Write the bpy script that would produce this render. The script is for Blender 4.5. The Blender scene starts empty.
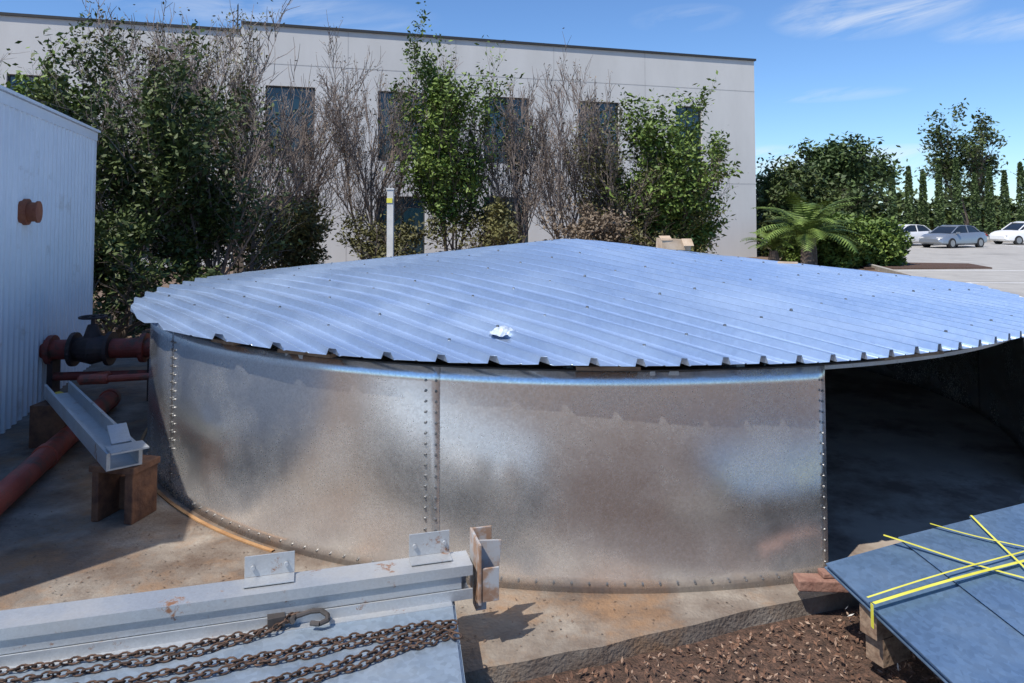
import bpy, math, random
import numpy as np
from mathutils import Vector, Matrix
random.seed(3); rng=np.random.default_rng(3)
scene=bpy.context.scene
COL=scene.collection
# ------------------------------------------------------------ materials
def nd(nt,t,**k):
    n=nt.nodes.new(t)
    for a,b in k.items(): setattr(n,a,b)
    return n
def base_mat(name):
    m=bpy.data.materials.new(name); m.use_nodes=True
    nt=m.node_tree; b=nt.nodes['Principled BSDF']; return m,nt,b
def rgba(c): return (c[0],c[1],c[2],1)
def mat(name,c1,c2=None,rough=.6,metal=0.,scale=4.,bump=0.,bscale=30.,c3=None,c3t=.62,scale3=1.5,stretch=None,w3=.06,c4=None,c4t=.6,scale4=2.5):
    m,nt,b=base_mat(name)
    if c2 is None: c2=tuple(min(1,x*1.25) for x in c1)
    tc=nd(nt,'ShaderNodeTexCoord'); src=tc.outputs['Object']
    if stretch:
        mp=nd(nt,'ShaderNodeMapping'); mp.inputs['Scale'].default_value=stretch
        nt.links.new(src,mp.inputs['Vector']); src=mp.outputs[0]
    n=nd(nt,'ShaderNodeTexNoise'); n.inputs['Scale'].default_value=scale; n.inputs['Detail'].default_value=5; n.inputs['Roughness'].default_value=.65
    nt.links.new(src,n.inputs['Vector'])
    r=nd(nt,'ShaderNodeValToRGB'); r.color_ramp.elements[0].position=.35; r.color_ramp.elements[1].position=.68
    r.color_ramp.elements[0].color=rgba(c1); r.color_ramp.elements[1].color=rgba(c2)
    nt.links.new(n.outputs['Fac'],r.inputs['Fac']); out=r.outputs['Color']
    for (cc,ct,sc_,off) in ((c3,c3t,scale3,0),(c4,c4t,scale4,7.3)):
        if cc is None: continue
        n3=nd(nt,'ShaderNodeTexNoise'); n3.inputs['Scale'].default_value=sc_; n3.inputs['Detail'].default_value=6; n3.inputs['Roughness'].default_value=.7
        mp3=nd(nt,'ShaderNodeMapping'); mp3.inputs['Location'].default_value=(off,off,off); nt.links.new(tc.outputs['Object'],mp3.inputs['Vector'])
        nt.links.new(mp3.outputs[0],n3.inputs['Vector'])
        r3=nd(nt,'ShaderNodeValToRGB'); r3.color_ramp.elements[0].position=ct-w3; r3.color_ramp.elements[1].position=ct+w3
        nt.links.new(n3.outputs['Fac'],r3.inputs['Fac'])
        mx=nd(nt,'ShaderNodeMixRGB'); mx.inputs['Color2'].default_value=rgba(cc)
        nt.links.new(r3.outputs['Color'],mx.inputs['Fac']); nt.links.new(out,mx.inputs['Color1']); out=mx.outputs['Color']
    nt.links.new(out,b.inputs['Base Color'])
    b.inputs['Roughness'].default_value=rough; b.inputs['Metallic'].default_value=metal
    if bump:
        nb=nd(nt,'ShaderNodeTexNoise'); nb.inputs['Scale'].default_value=bscale; nb.inputs['Detail'].default_value=3
        nt.links.new(tc.outputs['Object'],nb.inputs['Vector'])
        bp=nd(nt,'ShaderNodeBump'); bp.inputs['Strength'].default_value=bump; bp.inputs['Distance'].default_value=.02
        nt.links.new(nb.outputs['Fac'],bp.inputs['Height']); nt.links.new(bp.outputs[0],b.inputs['Normal'])
    return m
def galv(name,c=(.55,.56,.57),rough=.3,metal=.9,spangle=70,dirt=(.25,.18,.12),dirt_amt=.35,zdirt=None,con=(.86,1.08),rvar=.35,wave=0.,dscale=1.6,rust=0,rj=.06):
    m,nt,b=base_mat(name)
    tc=nd(nt,'ShaderNodeTexCoord')
    v=nd(nt,'ShaderNodeTexVoronoi'); v.inputs['Scale'].default_value=spangle
    nt.links.new(tc.outputs['Object'],v.inputs['Vector'])
    bw=nd(nt,'ShaderNodeSeparateColor'); nt.links.new(v.outputs['Color'],bw.inputs[0])
    mr=nd(nt,'ShaderNodeMapRange'); mr.inputs['To Min'].default_value=con[0]; mr.inputs['To Max'].default_value=con[1]
    nt.links.new(bw.outputs[0],mr.inputs['Value'])
    cx=nd(nt,'ShaderNodeMixRGB',blend_type='MULTIPLY'); cx.inputs['Fac'].default_value=1; cx.inputs['Color1'].default_value=rgba(c)
    nt.links.new(mr.outputs[0],cx.inputs['Color2'])
    n=nd(nt,'ShaderNodeTexNoise'); n.inputs['Scale'].default_value=dscale; n.inputs['Detail'].default_value=6; n.inputs['Roughness'].default_value=.6
    nt.links.new(tc.outputs['Object'],n.inputs['Vector'])
    r=nd(nt,'ShaderNodeValToRGB'); r.color_ramp.elements[0].position=.45; r.color_ramp.elements[1].position=.8
    nt.links.new(n.outputs['Fac'],r.inputs['Fac'])
    fac=r.outputs['Color']
    ml=nd(nt,'ShaderNodeMath',operation='MULTIPLY'); ml.inputs[1].default_value=dirt_amt; nt.links.new(fac,ml.inputs[0]); fac=ml.outputs[0]
    if zdirt:
        sx=nd(nt,'ShaderNodeSeparateXYZ'); nt.links.new(tc.outputs['Object'],sx.inputs[0])
        mz=nd(nt,'ShaderNodeMapRange'); mz.inputs['From Min'].default_value=0; mz.inputs['From Max'].default_value=zdirt; mz.inputs['To Min'].default_value=.6; mz.inputs['To Max'].default_value=0
        nt.links.new(sx.outputs['Z'],mz.inputs['Value'])
        nm=nd(nt,'ShaderNodeMath',operation='MULTIPLY'); nt.links.new(mz.outputs[0],nm.inputs[0]); nt.links.new(n.outputs['Fac'],nm.inputs[1])
        ad=nd(nt,'ShaderNodeMath',operation='ADD',use_clamp=True); nt.links.new(fac,ad.inputs[0]); nt.links.new(nm.outputs[0],ad.inputs[1]); fac=ad.outputs[0]
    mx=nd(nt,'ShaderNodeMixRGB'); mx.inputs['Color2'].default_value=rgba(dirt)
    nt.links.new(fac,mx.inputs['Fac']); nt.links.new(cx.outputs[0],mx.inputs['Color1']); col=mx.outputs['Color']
    mt=nd(nt,'ShaderNodeMath',operation='MULTIPLY_ADD'); mt.inputs[1].default_value=-metal; mt.inputs[2].default_value=metal
    if rust:
        n4=nd(nt,'ShaderNodeTexNoise'); n4.inputs['Scale'].default_value=7; n4.inputs['Detail'].default_value=7; n4.inputs['Roughness'].default_value=.75
        nt.links.new(tc.outputs['Object'],n4.inputs['Vector'])
        r4=nd(nt,'ShaderNodeValToRGB'); r4.color_ramp.elements[0].position=.66-rust*.1; r4.color_ramp.elements[1].position=.72-rust*.1
        nt.links.new(n4.outputs['Fac'],r4.inputs['Fac'])
        m4=nd(nt,'ShaderNodeMixRGB'); m4.inputs['Color2'].default_value=(.25,.12,.06,1); nt.links.new(r4.outputs['Color'],m4.inputs['Fac']); nt.links.new(col,m4.inputs['Color1']); col=m4.outputs['Color']
        mm=nd(nt,'ShaderNodeMath',operation='MAXIMUM'); nt.links.new(fac,mm.inputs[0]); nt.links.new(r4.outputs['Color'],mm.inputs[1]); fac=mm.outputs[0]
    nt.links.new(col,b.inputs['Base Color'])
    nt.links.new(fac,mt.inputs[0]); nt.links.new(mt.outputs[0],b.inputs['Metallic'])
    rr=nd(nt,'ShaderNodeMath',operation='MULTIPLY_ADD'); rr.inputs[1].default_value=rvar; rr.inputs[2].default_value=rough-rvar*.4
    nt.links.new(n.outputs['Fac'],rr.inputs[0])
    r2=nd(nt,'ShaderNodeMath',operation='MULTIPLY_ADD'); r2.inputs[1].default_value=rj
    nt.links.new(bw.outputs[1],r2.inputs[0]); nt.links.new(rr.outputs[0],r2.inputs[2]); nt.links.new(r2.outputs[0],b.inputs['Roughness'])
    if wave:
        mp=nd(nt,'ShaderNodeMapping'); mp.inputs['Scale'].default_value=(1,1,.7); nt.links.new(tc.outputs['Object'],mp.inputs['Vector'])
        nb=nd(nt,'ShaderNodeTexNoise'); nb.inputs['Scale'].default_value=1.3; nb.inputs['Detail'].default_value=0
        nt.links.new(mp.outputs[0],nb.inputs['Vector'])
        bp=nd(nt,'ShaderNodeBump'); bp.inputs['Strength'].default_value=wave; bp.inputs['Distance'].default_value=.12
        nt.links.new(nb.outputs['Fac'],bp.inputs['Height']); nt.links.new(bp.outputs[0],b.inputs['Normal'])
    return m
def leafmat(name,dark,light):
    m,nt,b=base_mat(name)
    g=nd(nt,'ShaderNodeNewGeometry'); tc=nd(nt,'ShaderNodeTexCoord')
    n=nd(nt,'ShaderNodeTexNoise'); n.inputs['Scale'].default_value=1.3; n.inputs['Detail'].default_value=1; nt.links.new(tc.outputs['Object'],n.inputs['Vector'])
    a=nd(nt,'ShaderNodeMath',operation='MULTIPLY_ADD'); a.inputs[1].default_value=.55
    nt.links.new(g.outputs['Random Per Island'],a.inputs[0])
    s=nd(nt,'ShaderNodeMath',operation='MULTIPLY_ADD'); s.inputs[1].default_value=1.4; s.inputs[2].default_value=-.48
    nt.links.new(n.outputs['Fac'],s.inputs[0]); nt.links.new(s.outputs[0],a.inputs[2])
    r=nd(nt,'ShaderNodeValToRGB'); r.color_ramp.elements[0].color=rgba(dark); r.color_ramp.elements[1].color=rgba(light)
    nt.links.new(a.outputs[0],r.inputs['Fac']); nt.links.new(r.outputs[0],b.inputs['Base Color'])
    b.inputs['Roughness'].default_value=.55; b.inputs['Specular IOR Level'].default_value=.3
    return m
# ------------------------------------------------------------ builders
def group(name,loc=(0,0,0)):
    e=bpy.data.objects.new(name,None); e.location=loc; COL.objects.link(e); e.empty_display_size=.2; return e
class MB:
    def __init__(s): s.v=[]; s.f=[]
    def add(s,vs,fs):
        o=len(s.v); s.v+= [tuple(x) for x in vs]; s.f+=[tuple(i+o for i in f) for f in fs]
    def box(s,c,size,M=None):
        hx,hy,hz=[a/2 for a in size]; c=Vector(c)
        vs=[Vector((x,y,z)) for x in(-hx,hx) for y in(-hy,hy) for z in(-hz,hz)]
        if M is not None: vs=[M@v for v in vs]
        s.add([c+v for v in vs],[(0,1,3,2),(4,6,7,5),(0,4,5,1),(2,3,7,6),(0,2,6,4),(1,5,7,3)])
    def tube(s,p0,p1,r0,r1=None,n=12,cap=True):
        if r1 is None: r1=r0
        p0=Vector(p0);p1=Vector(p1); d=(p1-p0).normalized()
        a=d.orthogonal().normalized(); b=d.cross(a)
        vs=[]
        for p,r in((p0,r0),(p1,r1)):
            for i in range(n):
                t=2*math.pi*i/n; vs.append(p+a*math.cos(t)*r+b*math.sin(t)*r)
        fs=[(i,(i+1)%n,n+(i+1)%n,n+i) for i in range(n)]
        if cap: fs+=[tuple(range(n-1,-1,-1)),tuple(range(n,2*n))]
        s.add(vs,fs)
    def extrude(s,prof,p0,p1,up=(0,0,1)):
        p0=Vector(p0);p1=Vector(p1); d=(p1-p0).normalized(); up=Vector(up); side=d.cross(up).normalized(); up=side.cross(d)
        n=len(prof); vs=[]
        for p in(p0,p1):
            for (a,b) in prof: vs.append(p+side*a+up*b)
        fs=[(i,(i+1)%n,n+(i+1)%n,n+i) for i in range(n)]+[tuple(range(n-1,-1,-1)),tuple(range(n,2*n))]
        s.add(vs,fs)
    def obj(s,name,m,parent=None,smooth=False,bevel=0):
        me=bpy.data.meshes.new(name); me.from_pydata(s.v,[],s.f); me.update()
        me.materials.append(m)
        if smooth: me.polygons.foreach_set('use_smooth',[True]*len(me.polygons))
        o=bpy.data.objects.new(name,me); COL.objects.link(o)
        if parent is not None: o.parent=parent; o.matrix_parent_inverse=Matrix.Translation(-parent.location)
        if bevel:
            bm=o.modifiers.new('b','BEVEL'); bm.width=bevel; bm.segments=2; bm.limit_method='ANGLE'
        return o
def fast_mesh(name,V,k,m,parent=None,smooth=False):
    V=np.asarray(V,dtype=np.float32); nv=len(V); nf=nv//k
    me=bpy.data.meshes.new(name)
    me.vertices.add(nv); me.vertices.foreach_set('co',V.ravel())
    me.loops.add(nv); me.loops.foreach_set('vertex_index',np.arange(nv,dtype=np.int32))
    me.polygons.add(nf); me.polygons.foreach_set('loop_start',np.arange(0,nv,k,dtype=np.int32)); 
    me.polygons.foreach_set('loop_total',np.full(nf,k,dtype=np.int32))
    me.update(calc_edges=True); me.validate()
    me.materials.append(m)
    o=bpy.data.objects.new(name,me); COL.objects.link(o)
    if parent is not None: o.parent=parent; o.matrix_parent_inverse=Matrix.Translation(-parent.location)
    return o
def rand_unit(n):
    a=rng.normal(size=(n,3)); return a/np.linalg.norm(a,axis=1,keepdims=True)
def leaf_quads(C,size,up=.5,aspect=.5):
    n=len(C); N=rand_unit(n); N[:,2]=np.abs(N[:,2])+up; N/=np.linalg.norm(N,axis=1,keepdims=True)
    A=np.cross(N,rand_unit(n)); A/=np.linalg.norm(A,axis=1,keepdims=True); B=np.cross(N,A)
    s=(size*rng.uniform(.6,1.4,n))[:,None]
    return np.stack([C-A*s,C-B*s*aspect,C+A*s,C+B*s*aspect],1).reshape(-1,3)
# ------------------------------------------------------------ material set
M_wall=galv('galvanised_tank_wall',(.84,.83,.80),rough=.205,metal=.94,spangle=100,dirt=(.45,.38,.31),dirt_amt=.2,zdirt=.4,con=(.88,1.05),rvar=.18,wave=.10,rj=.05)
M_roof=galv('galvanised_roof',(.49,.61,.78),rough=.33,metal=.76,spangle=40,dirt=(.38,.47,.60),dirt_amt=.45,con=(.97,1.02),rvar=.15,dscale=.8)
M_galv=galv('galvanised_beam',(.52,.54,.55),rough=.42,metal=.6,spangle=120,dirt=(.35,.31,.26),dirt_amt=.7,con=(.93,1.04),rust=.6,dscale=2.5)
M_sheet=galv('galvanised_sheet',(.38,.46,.53),rough=.40,metal=.6,spangle=45,dirt=(.25,.27,.29),dirt_amt=.7,con=(.84,1.08),dscale=3)
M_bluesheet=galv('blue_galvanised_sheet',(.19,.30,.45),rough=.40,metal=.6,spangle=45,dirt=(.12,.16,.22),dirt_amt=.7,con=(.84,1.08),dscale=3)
M_bolt=mat('bolt_steel',(.15,.15,.15),(.3,.3,.3),rough=.4,metal=.8)
M_darksteel=mat('dark_steel',(.05,.045,.04),(.12,.1,.09),rough=.6,metal=.4)
M_rust=mat('rust',(.09,.04,.025),(.22,.10,.05),rough=.85,scale=9,bump=.4)
M_rustred=mat('red_rust',(.24,.07,.035),(.36,.13,.06),rough=.75,scale=9,bump=.3)
M_orange=mat('orange_rust',(.30,.15,.06),(.44,.26,.12),rough=.8,scale=6,bump=.3)
M_redpipe=mat('red_pipe_paint',(.34,.06,.035),(.44,.10,.06),rough=.5,scale=5,c3=(.17,.08,.055),c3t=.56,scale3=4)
M_darkred=mat('dark_red_valve',(.20,.035,.025),(.30,.06,.04),rough=.55,scale=6,bump=.3,c3=(.10,.05,.035),c3t=.56,scale3=5)
M_valve=mat('dark_valve_iron',(.03,.02,.018),(.07,.04,.035),rough=.6,scale=8,bump=.3)
M_yellow=mat('yellow_strap',(.70,.64,.06),(.82,.78,.14),rough=.45)
M_wood=mat('weathered_wood',(.18,.11,.07),(.34,.24,.16),rough=.85,scale=3,stretch=(2,14,14),bump=.4)
M_redwood=mat('reddish_timber',(.18,.085,.06),(.32,.18,.13),rough=.85,scale=9,bump=.5)
M_tan=mat('tan_timber',(.46,.33,.21),(.62,.48,.34),rough=.8,scale=8)
M_chain=mat('rusty_chain',(.05,.03,.022),(.17,.10,.065),rough=.7,scale=25,metal=.4)
M_white=mat('white_shed_paint',(.74,.76,.78),(.83,.84,.85),rough=.45,scale=1.2,c3=(.6,.58,.55),c3t=.66,scale3=2)
M_bldg=mat('painted_concrete',(.58,.57,.54),(.65,.64,.61),rough=.9,scale=.6,stretch=(1,1,.3))
M_joint=mat('panel_joint',(.40,.39,.37),rough=.9)
M_cap=mat('parapet_cap',(.03,.03,.03),rough=.6)
M_frame=mat('window_frame',(.03,.035,.04),rough=.5)
def glassmat(name,c,ior=1.5):
    m,nt,b=base_mat(name); b.inputs['Base Color'].default_value=rgba(c); b.inputs['Roughness'].default_value=.06; b.inputs['IOR'].default_value=ior; return m
M_glass=glassmat('tinted_window_glass',(.010,.035,.05),1.7)
M_carglass=glassmat('car_glass',(.015,.018,.02),1.7)
M_bark=mat('bark',(.10,.075,.055),(.2,.16,.13),rough=.9,scale=6)
M_twig=mat('bare_twig_bark',(.14,.11,.095),(.26,.21,.175),rough=.9,scale=6)
L_green=leafmat('green_leaves',(.035,.075,.015),(.22,.30,.065))
L_dark=leafmat('dark_leaves',(.02,.04,.012),(.11,.14,.04))
L_olive=leafmat('olive_leaves',(.05,.05,.02),(.18,.17,.06))
L_brown=leafmat('dry_leaves',(.12,.09,.06),(.25,.19,.13))
L_dist=leafmat('distant_leaves',(.03,.055,.02),(.11,.16,.05))
# ------------------------------------------------------------ ground
def poly_sheet(name,pts,z,m,thick=0,parent=None):
    mb=MB(); n=len(pts)
    if thick:
        mb.add([(x,y,z) for x,y in pts]+[(x,y,z-thick) for x,y in pts],[tuple(range(n))]+[(i,n+i,n+(i+1)%n,(i+1)%n) for i in range(n)])
    else: mb.add([(x,y,z) for x,y in pts],[tuple(range(n))])
    return mb.obj(name,m,parent)
M_ground=mat('dirt_ground',(.13,.085,.06),(.24,.17,.12),rough=.95,scale=5,bump=.6,bscale=60)
M_slab=mat('dirty_concrete',(.18,.15,.12),(.34,.295,.24),rough=.9,scale=3.2,bump=.45,bscale=55,c3=(.12,.08,.055),c3t=.52,scale3=1.5,w3=.12,c4=(.28,.16,.08),c4t=.60,scale4=2.3)
M_floor=mat('tank_floor',(.30,.25,.20),(.44,.37,.30),rough=.85,scale=1.6,c3=(.18,.13,.10),c3t=.55,scale3=.9)
M_mulch=mat('mulch_soil',(.05,.03,.02),(.16,.09,.06),rough=.95,scale=30,bump=1,bscale=80)
M_asph=mat('parking_asphalt',(.36,.34,.31),(.44,.42,.38),rough=.9,scale=1.5,c3=(.29,.275,.25),c3t=.58,scale3=.25)
M_paint=mat('road_paint',(.75,.75,.73),rough=.8)
M_conc=mat('kerb_concrete',(.34,.31,.27),(.46,.43,.38),rough=.9,scale=4,bump=.3)
mb=MB(); mb.add([(-900,-900,-.09),(900,-900,-.09),(900,1800,-.09),(-900,1800,-.09)],[(0,1,2,3)]); mb.obj('ground',M_ground)
poly_sheet('concrete_slab',[(-7.5,2.75),(-.30,3.2),(-.10,3.28),(.06,3.32),(.25,3.39),(.42,3.43),(.6,3.51),(.9,3.61),(1.2,3.74),(1.9,3.96),(6.6,5.7),(6.3,12.6),(1,13.6),(-4.5,12.8),(-9,10)],0,M_slab,.12)
poly_sheet('mulch_bed',[(-2.2,.5),(5,.5),(5,4.6),(-2.2,3.3)],-.085,M_mulch)
pk=[(9.5,9),(13.2,24),(14.6,30),(17.5,42),(18,75),(130,75),(130,9)]
poly_sheet('parking_lot',pk,-.082,M_asph)
kb=MB()
for a,b in zip(pk[:4],pk[1:5]): kb.extrude([(-.08,-.1),(.08,-.1),(.08,.06),(-.08,.06)],(a[0]-.1,a[1],0),(b[0]-.1,b[1],0))
kb.extrude([(-.1,-.1),(.1,-.1),(.1,.07),(-.1,.07)],(17.5,56,0),(120,52,0))
kb.obj('kerb',M_conc)
pm=MB()
def line(a,b,w=.12):
    a=Vector((*a,-.078)); b=Vector((*b,-.078)); d=(b-a).normalized(); s=Vector((-d.y,d.x,0))*w/2
    pm.add([a-s,a+s,b+s,b-s],[(0,1,2,3)])
for i in range(18): line((19+i*2.8,46),(20.5+i*2.8,51))
for i in range(12): line((12.5+i*2.8,17),(14+i*2.8,22.2))
line((12,22.3),(50,21.2)); line((13.7,27),(60,27.8))
pm.obj('parking_markings',M_paint)
poly_sheet('planting_bed',[(13.5,27.6),(18.6,28.0),(19.2,30.4),(14.7,31.5)],-.03,M_mulch,.06)
n=15000
C=np.stack([rng.uniform(-.6,3.4,n),rng.uniform(2.2,4.2,n),rng.uniform(-.083,-.05,n)],1)
keep=(C[:,1]<3.25+np.maximum(0,(C[:,0]+.1))*.345-.03); C=C[keep]
g=group('mulch_chips')
fast_mesh('chips_dark',leaf_quads(C[::2],.014,.4,.45),4,mat('chip_dark',(.10,.05,.03),(.26,.14,.085),rough=.9,scale=20),g)
fast_mesh('chips_light',leaf_quads(C[1::3],.012,.4,.4),4,mat('chip_light',(.24,.15,.10),(.44,.32,.23),rough=.9,scale=20),g)
C=C[:22]; fast_mesh('litter',leaf_quads(C+[0,0,.012],.022,.6,.25),4,mat('litter_paper',(.6,.58,.54),rough=.7),g)
n=3600; C=np.stack([rng.uniform(-4,2.4,n),rng.uniform(3.1,6.5,n),np.full(n,.006)],1)
C=C[(np.hypot(C[:,0]-.62,C[:,1]-8.05)>4.22)&(C[:,1]>3.34+np.maximum(0,(C[:,0]+.1))*.345)]
fast_mesh('ground_debris',leaf_quads(C,.008,1.5,.5),4,M_ground)
mb=MB(); mb.box((1.62,2.86,-.05),(.75,.18,.12),Matrix.Rotation(.35,3,'Z')); mb.obj('concrete_edging',M_conc,bevel=.01)
# ------------------------------------------------------------ TANK
TC=Vector((.62,8.05,0)); R=4.15; H=1.16
tank=group('steel_water_tank',TC)
def cyl(th,r,z): return (TC.x+r*math.sin(th),TC.y-r*math.cos(th),z)
rad=math.radians
EDG=[-14.9,15.7,50.5]+[50.5+i*(360-32.6-65.4)/9 for i in range(1,10)]+[360-14.9]
EDG=[rad(e) for e in EDG]
def wallpanel(i,th0,th1,r):
    mb=MB(); nu,nv=48,14; vs=[]; fs=[]
    ph=random.random()*6
    for j in range(nv+1):
        for k in range(nu+1):
            th=th0+(th1-th0)*k/nu; z=H*j/nv
            e=math.sin(math.pi*k/nu)
            w=.011*e*(math.sin(3.1*th*4+ph+z*1.8)*.6+math.sin(8*th+z*2.4+ph*2)*.4)*(.55+.45*math.sin(math.pi*.5*j/nv))
            vs.append(cyl(th,r+w,z))
    for j in range(nv):
        for k in range(nu):
            a=j*(nu+1)+k; fs.append((a,a+1,a+nu+2,a+nu+1))
    mb.add(vs,fs); o=mb.obj('wall_panel_%d'%i,M_wall,tank,smooth=True)
    s=o.modifiers.new('s','SOLIDIFY'); s.thickness=.004; s.offset=-1
    return o
bolts=MB()
def bolt(th,r,z,s=.008):
    p=Vector(cyl(th,r,z)); n=Vector((math.sin(th),-math.cos(th),0)); bolts.tube(p,p+n*.009,s,s*.75,6)
for i in range(12):
    if i==1: continue
    th0=EDG[i]; th1=EDG[i+1]+.012
    if i==0: th1=EDG[1]
    wallpanel(i,th0-.008,th1,R+(.004 if i%2 else 0))
for i in (0,1,2,11,10):
    th=EDG[i]
    for dth in(-.0075,.0075) if i not in (1,2) else ((-.006,) if i==1 else (.006,)):
        z=.04
        while z<H-.02:
            bolt(th+dth,R+.006,z); z+=.058
for k in range(-60,12): bolt(rad(k*1.3-.3),R+.004,.045,.007)
bolts.obj('bolts',M_bolt,tank)
def arc(r0,r1,z0,z1,a0,a1,name,m,par=tank,n=120):
    mb=MB(); vs=[];fs=[]
    for i in range(n+1):
        th=a0+(a1-a0)*i/n
        vs+=[cyl(th,r0,z0),cyl(th,r1,z0),cyl(th,r1,z1),cyl(th,r0,z1)]
    for i in range(n):
        for k in range(4):
            a=i*4+k;b=i*4+(k+1)%4; fs.append((a,b,b+4,a+4))
    mb.add(vs,fs); return mb.obj(name,m,par)
arc(R-.04,R-.004,H+.001,H+.007,0,2*math.pi,'top_ring_flange',M_darksteel,n=200)
arc(R-.012,R-.006,H-.022,H,0,2*math.pi,'top_ring_web',M_galv,n=200)
arc(R+.045,R+.070,.001,.010,rad(-110),rad(-29),'rust_ring',M_orange)
mb=MB(); mb.add([cyl(2*math.pi*k/64,R-.02,.004) for k in range(64)],[tuple(range(64))]); mb.obj('tank_floor',M_floor,tank)
rf=MB()
for i in range(10):
    th=rad(9+36*i); rf.extrude([(-.025,-.05),(.025,-.05),(.025,.03),(-.025,.03)],cyl(th,.1,1.58),cyl(th,R-.06,H+.0))
for r,z in((1.5,1.44),(2.9,1.30)):
    for i in range(20):
        rf.extrude([(-.02,-.03),(.02,-.03),(.02,.02),(-.02,.02)],cyl(i*math.pi/10,r,z),cyl((i+1)*math.pi/10,r,z))
rf.tube((TC.x,TC.y,0),(TC.x,TC.y,1.6),.06)
rf.obj('roof_frame',M_galv,tank)
AL=rad(38); dv=(-math.sin(AL),math.cos(AL)); du=(math.cos(AL),math.sin(AL))
RR=4.30
def roofz(x,y):
    r=math.sqrt(x*x+y*y+.02)
    o=max(abs(x*math.cos(a)+y*math.sin(a)) for a in [rad(11+k*30) for k in range(6)])
    rr=.35*r+.65*o*1.015
    return 1.70-.112*rr+.005*math.sin(x*1.7+1)*math.cos(y*1.3)
pitch=.185; rib=.040
prof=[(0,0),(.062,0),(.065,.12),(.071,.12),(.074,0),(.132,0),(.141,1),(.166,1),(.1765,0)]
us=[]; 
nr=int(RR/pitch)+1
for k in range(-nr,nr+1):
    for a,h in prof:
        u=k*pitch+a
        if abs(u)<RR-.004: us.append((u,h,k))
us=[(-RR+.002,0,-nr)]+us+[(RR-.002,0,nr)]
nv=44; vs=[];fs=[]
shR={}
for (u,h,k) in us:
    s=k//4
    if s not in shR: shR[s]=(random.uniform(-.02,.015),random.uniform(-.02,.015),random.uniform(0,.006))
    for j in range(nv+1):
        t=-1+2*j/nv
        edge=1 if abs(u)<3.5 else 0
        Rj=RR+(shR[s][0] if t<0 else shR[s][1])*edge
        L=math.sqrt(max(.0004,Rj*Rj-u*u)); v=t*L
        x=u*du[0]+v*dv[0]; y=u*du[1]+v*dv[1]
        z=roofz(x,y)+h*rib+shR[s][2]+.004*math.sin(v*2+k*1.3)
        vs.append((TC.x+x,TC.y+y,z))
for i in range(len(us)-1):
    for j in range(nv):
        a=i*(nv+1)+j; fs.append((a,a+nv+1,a+nv+2,a+1))
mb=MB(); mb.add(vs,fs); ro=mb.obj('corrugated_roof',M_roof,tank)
so=ro.modifiers.new('s','SOLIDIFY'); so.thickness=.002; so.offset=-1
sc=MB()
for k in range(-nr,nr,2):
    for v in np.arange(-4.1,4.2,.82):
        u=k*pitch+.1535; v+=random.uniform(-.02,.02)
        if u*u+v*v>(RR-.12)**2: continue
        x=u*du[0]+v*dv[0]; y=u*du[1]+v*dv[1]; z=roofz(x,y)+rib
        sc.tube((TC.x+x,TC.y+y,z-.002),(TC.x+x,TC.y+y,z+.012),.012,.008,6)
sc.obj('roof_screws',M_bolt,tank)
tb=MB()
for th,l in((-1.5,.34),(-26,.4),(-36,.25),(24,.5)):
    a=rad(th); tb.box(cyl(a,R+.03,H+.028),(l,.06,.02),Matrix.Rotation(a,3,'Z'))
tb.obj('edge_packers',M_wood,tank)
wb=group('cardboard_box',(1.8,8.1,1.6)); mb=MB()
mb.box((1.80,8.05,1.675),(.34,.18,.12),Matrix.Rotation(.15,3,'Z')@Matrix.Rotation(.06,3,'Y')); mb.box((1.70,7.98,1.745),(.13,.10,.006),Matrix.Rotation(.2,3,'Z')@Matrix.Rotation(.5,3,'X')); mb.box((1.93,7.93,1.70),(.12,.10,.006),Matrix.Rotation(.2,3,'Z')@Matrix.Rotation(.9,3,'X'))
mb.obj('box_body',M_tan,wb,bevel=.006)
mb=MB(); mb.box((2.9,7.6,1.50),(.2,.03,.02),Matrix.Rotation(-.5,3,'Z')); mb.obj('wood_offcut',M_tan)
vs=[];fs=[]
NB=12
for i in range(NB):
    for j in range(NB):
        u=(i/(NB-1)-.5)*2; v=(j/(NB-1)-.5)*2; h=max(0,1-u*u-v*v)
        vs.append((-.05+u*.075*(1+.2*random.random()),4.33+v*.07*(1+.2*random.random()),1.285+h*.04+random.uniform(0,.018)))
for i in range(NB-1):
    for j in range(NB-1):
        a=i*NB+j; fs.append((a,a+NB,a+NB+1,a+1))
mb=MB(); mb.add(vs,fs); mb.obj('plastic_bag',mat('white_plastic',(.5,.56,.64),rough=.3))
mb=MB(); mb.box((3.15,8.4,.85),(.5,.06,.05)); mb.box((3.15,8.4,.6),(.5,.06,.05))
for k in range(6): mb.box((2.93+k*.09,8.35,.72),(.02,.04,.35))
mb.tube((2.9,8.35,0),(2.9,8.35,.9),.02); mb.tube((3.4,8.35,0),(3.4,8.35,.9),.02)
mb.obj('steel_grate',M_galv)
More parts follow.
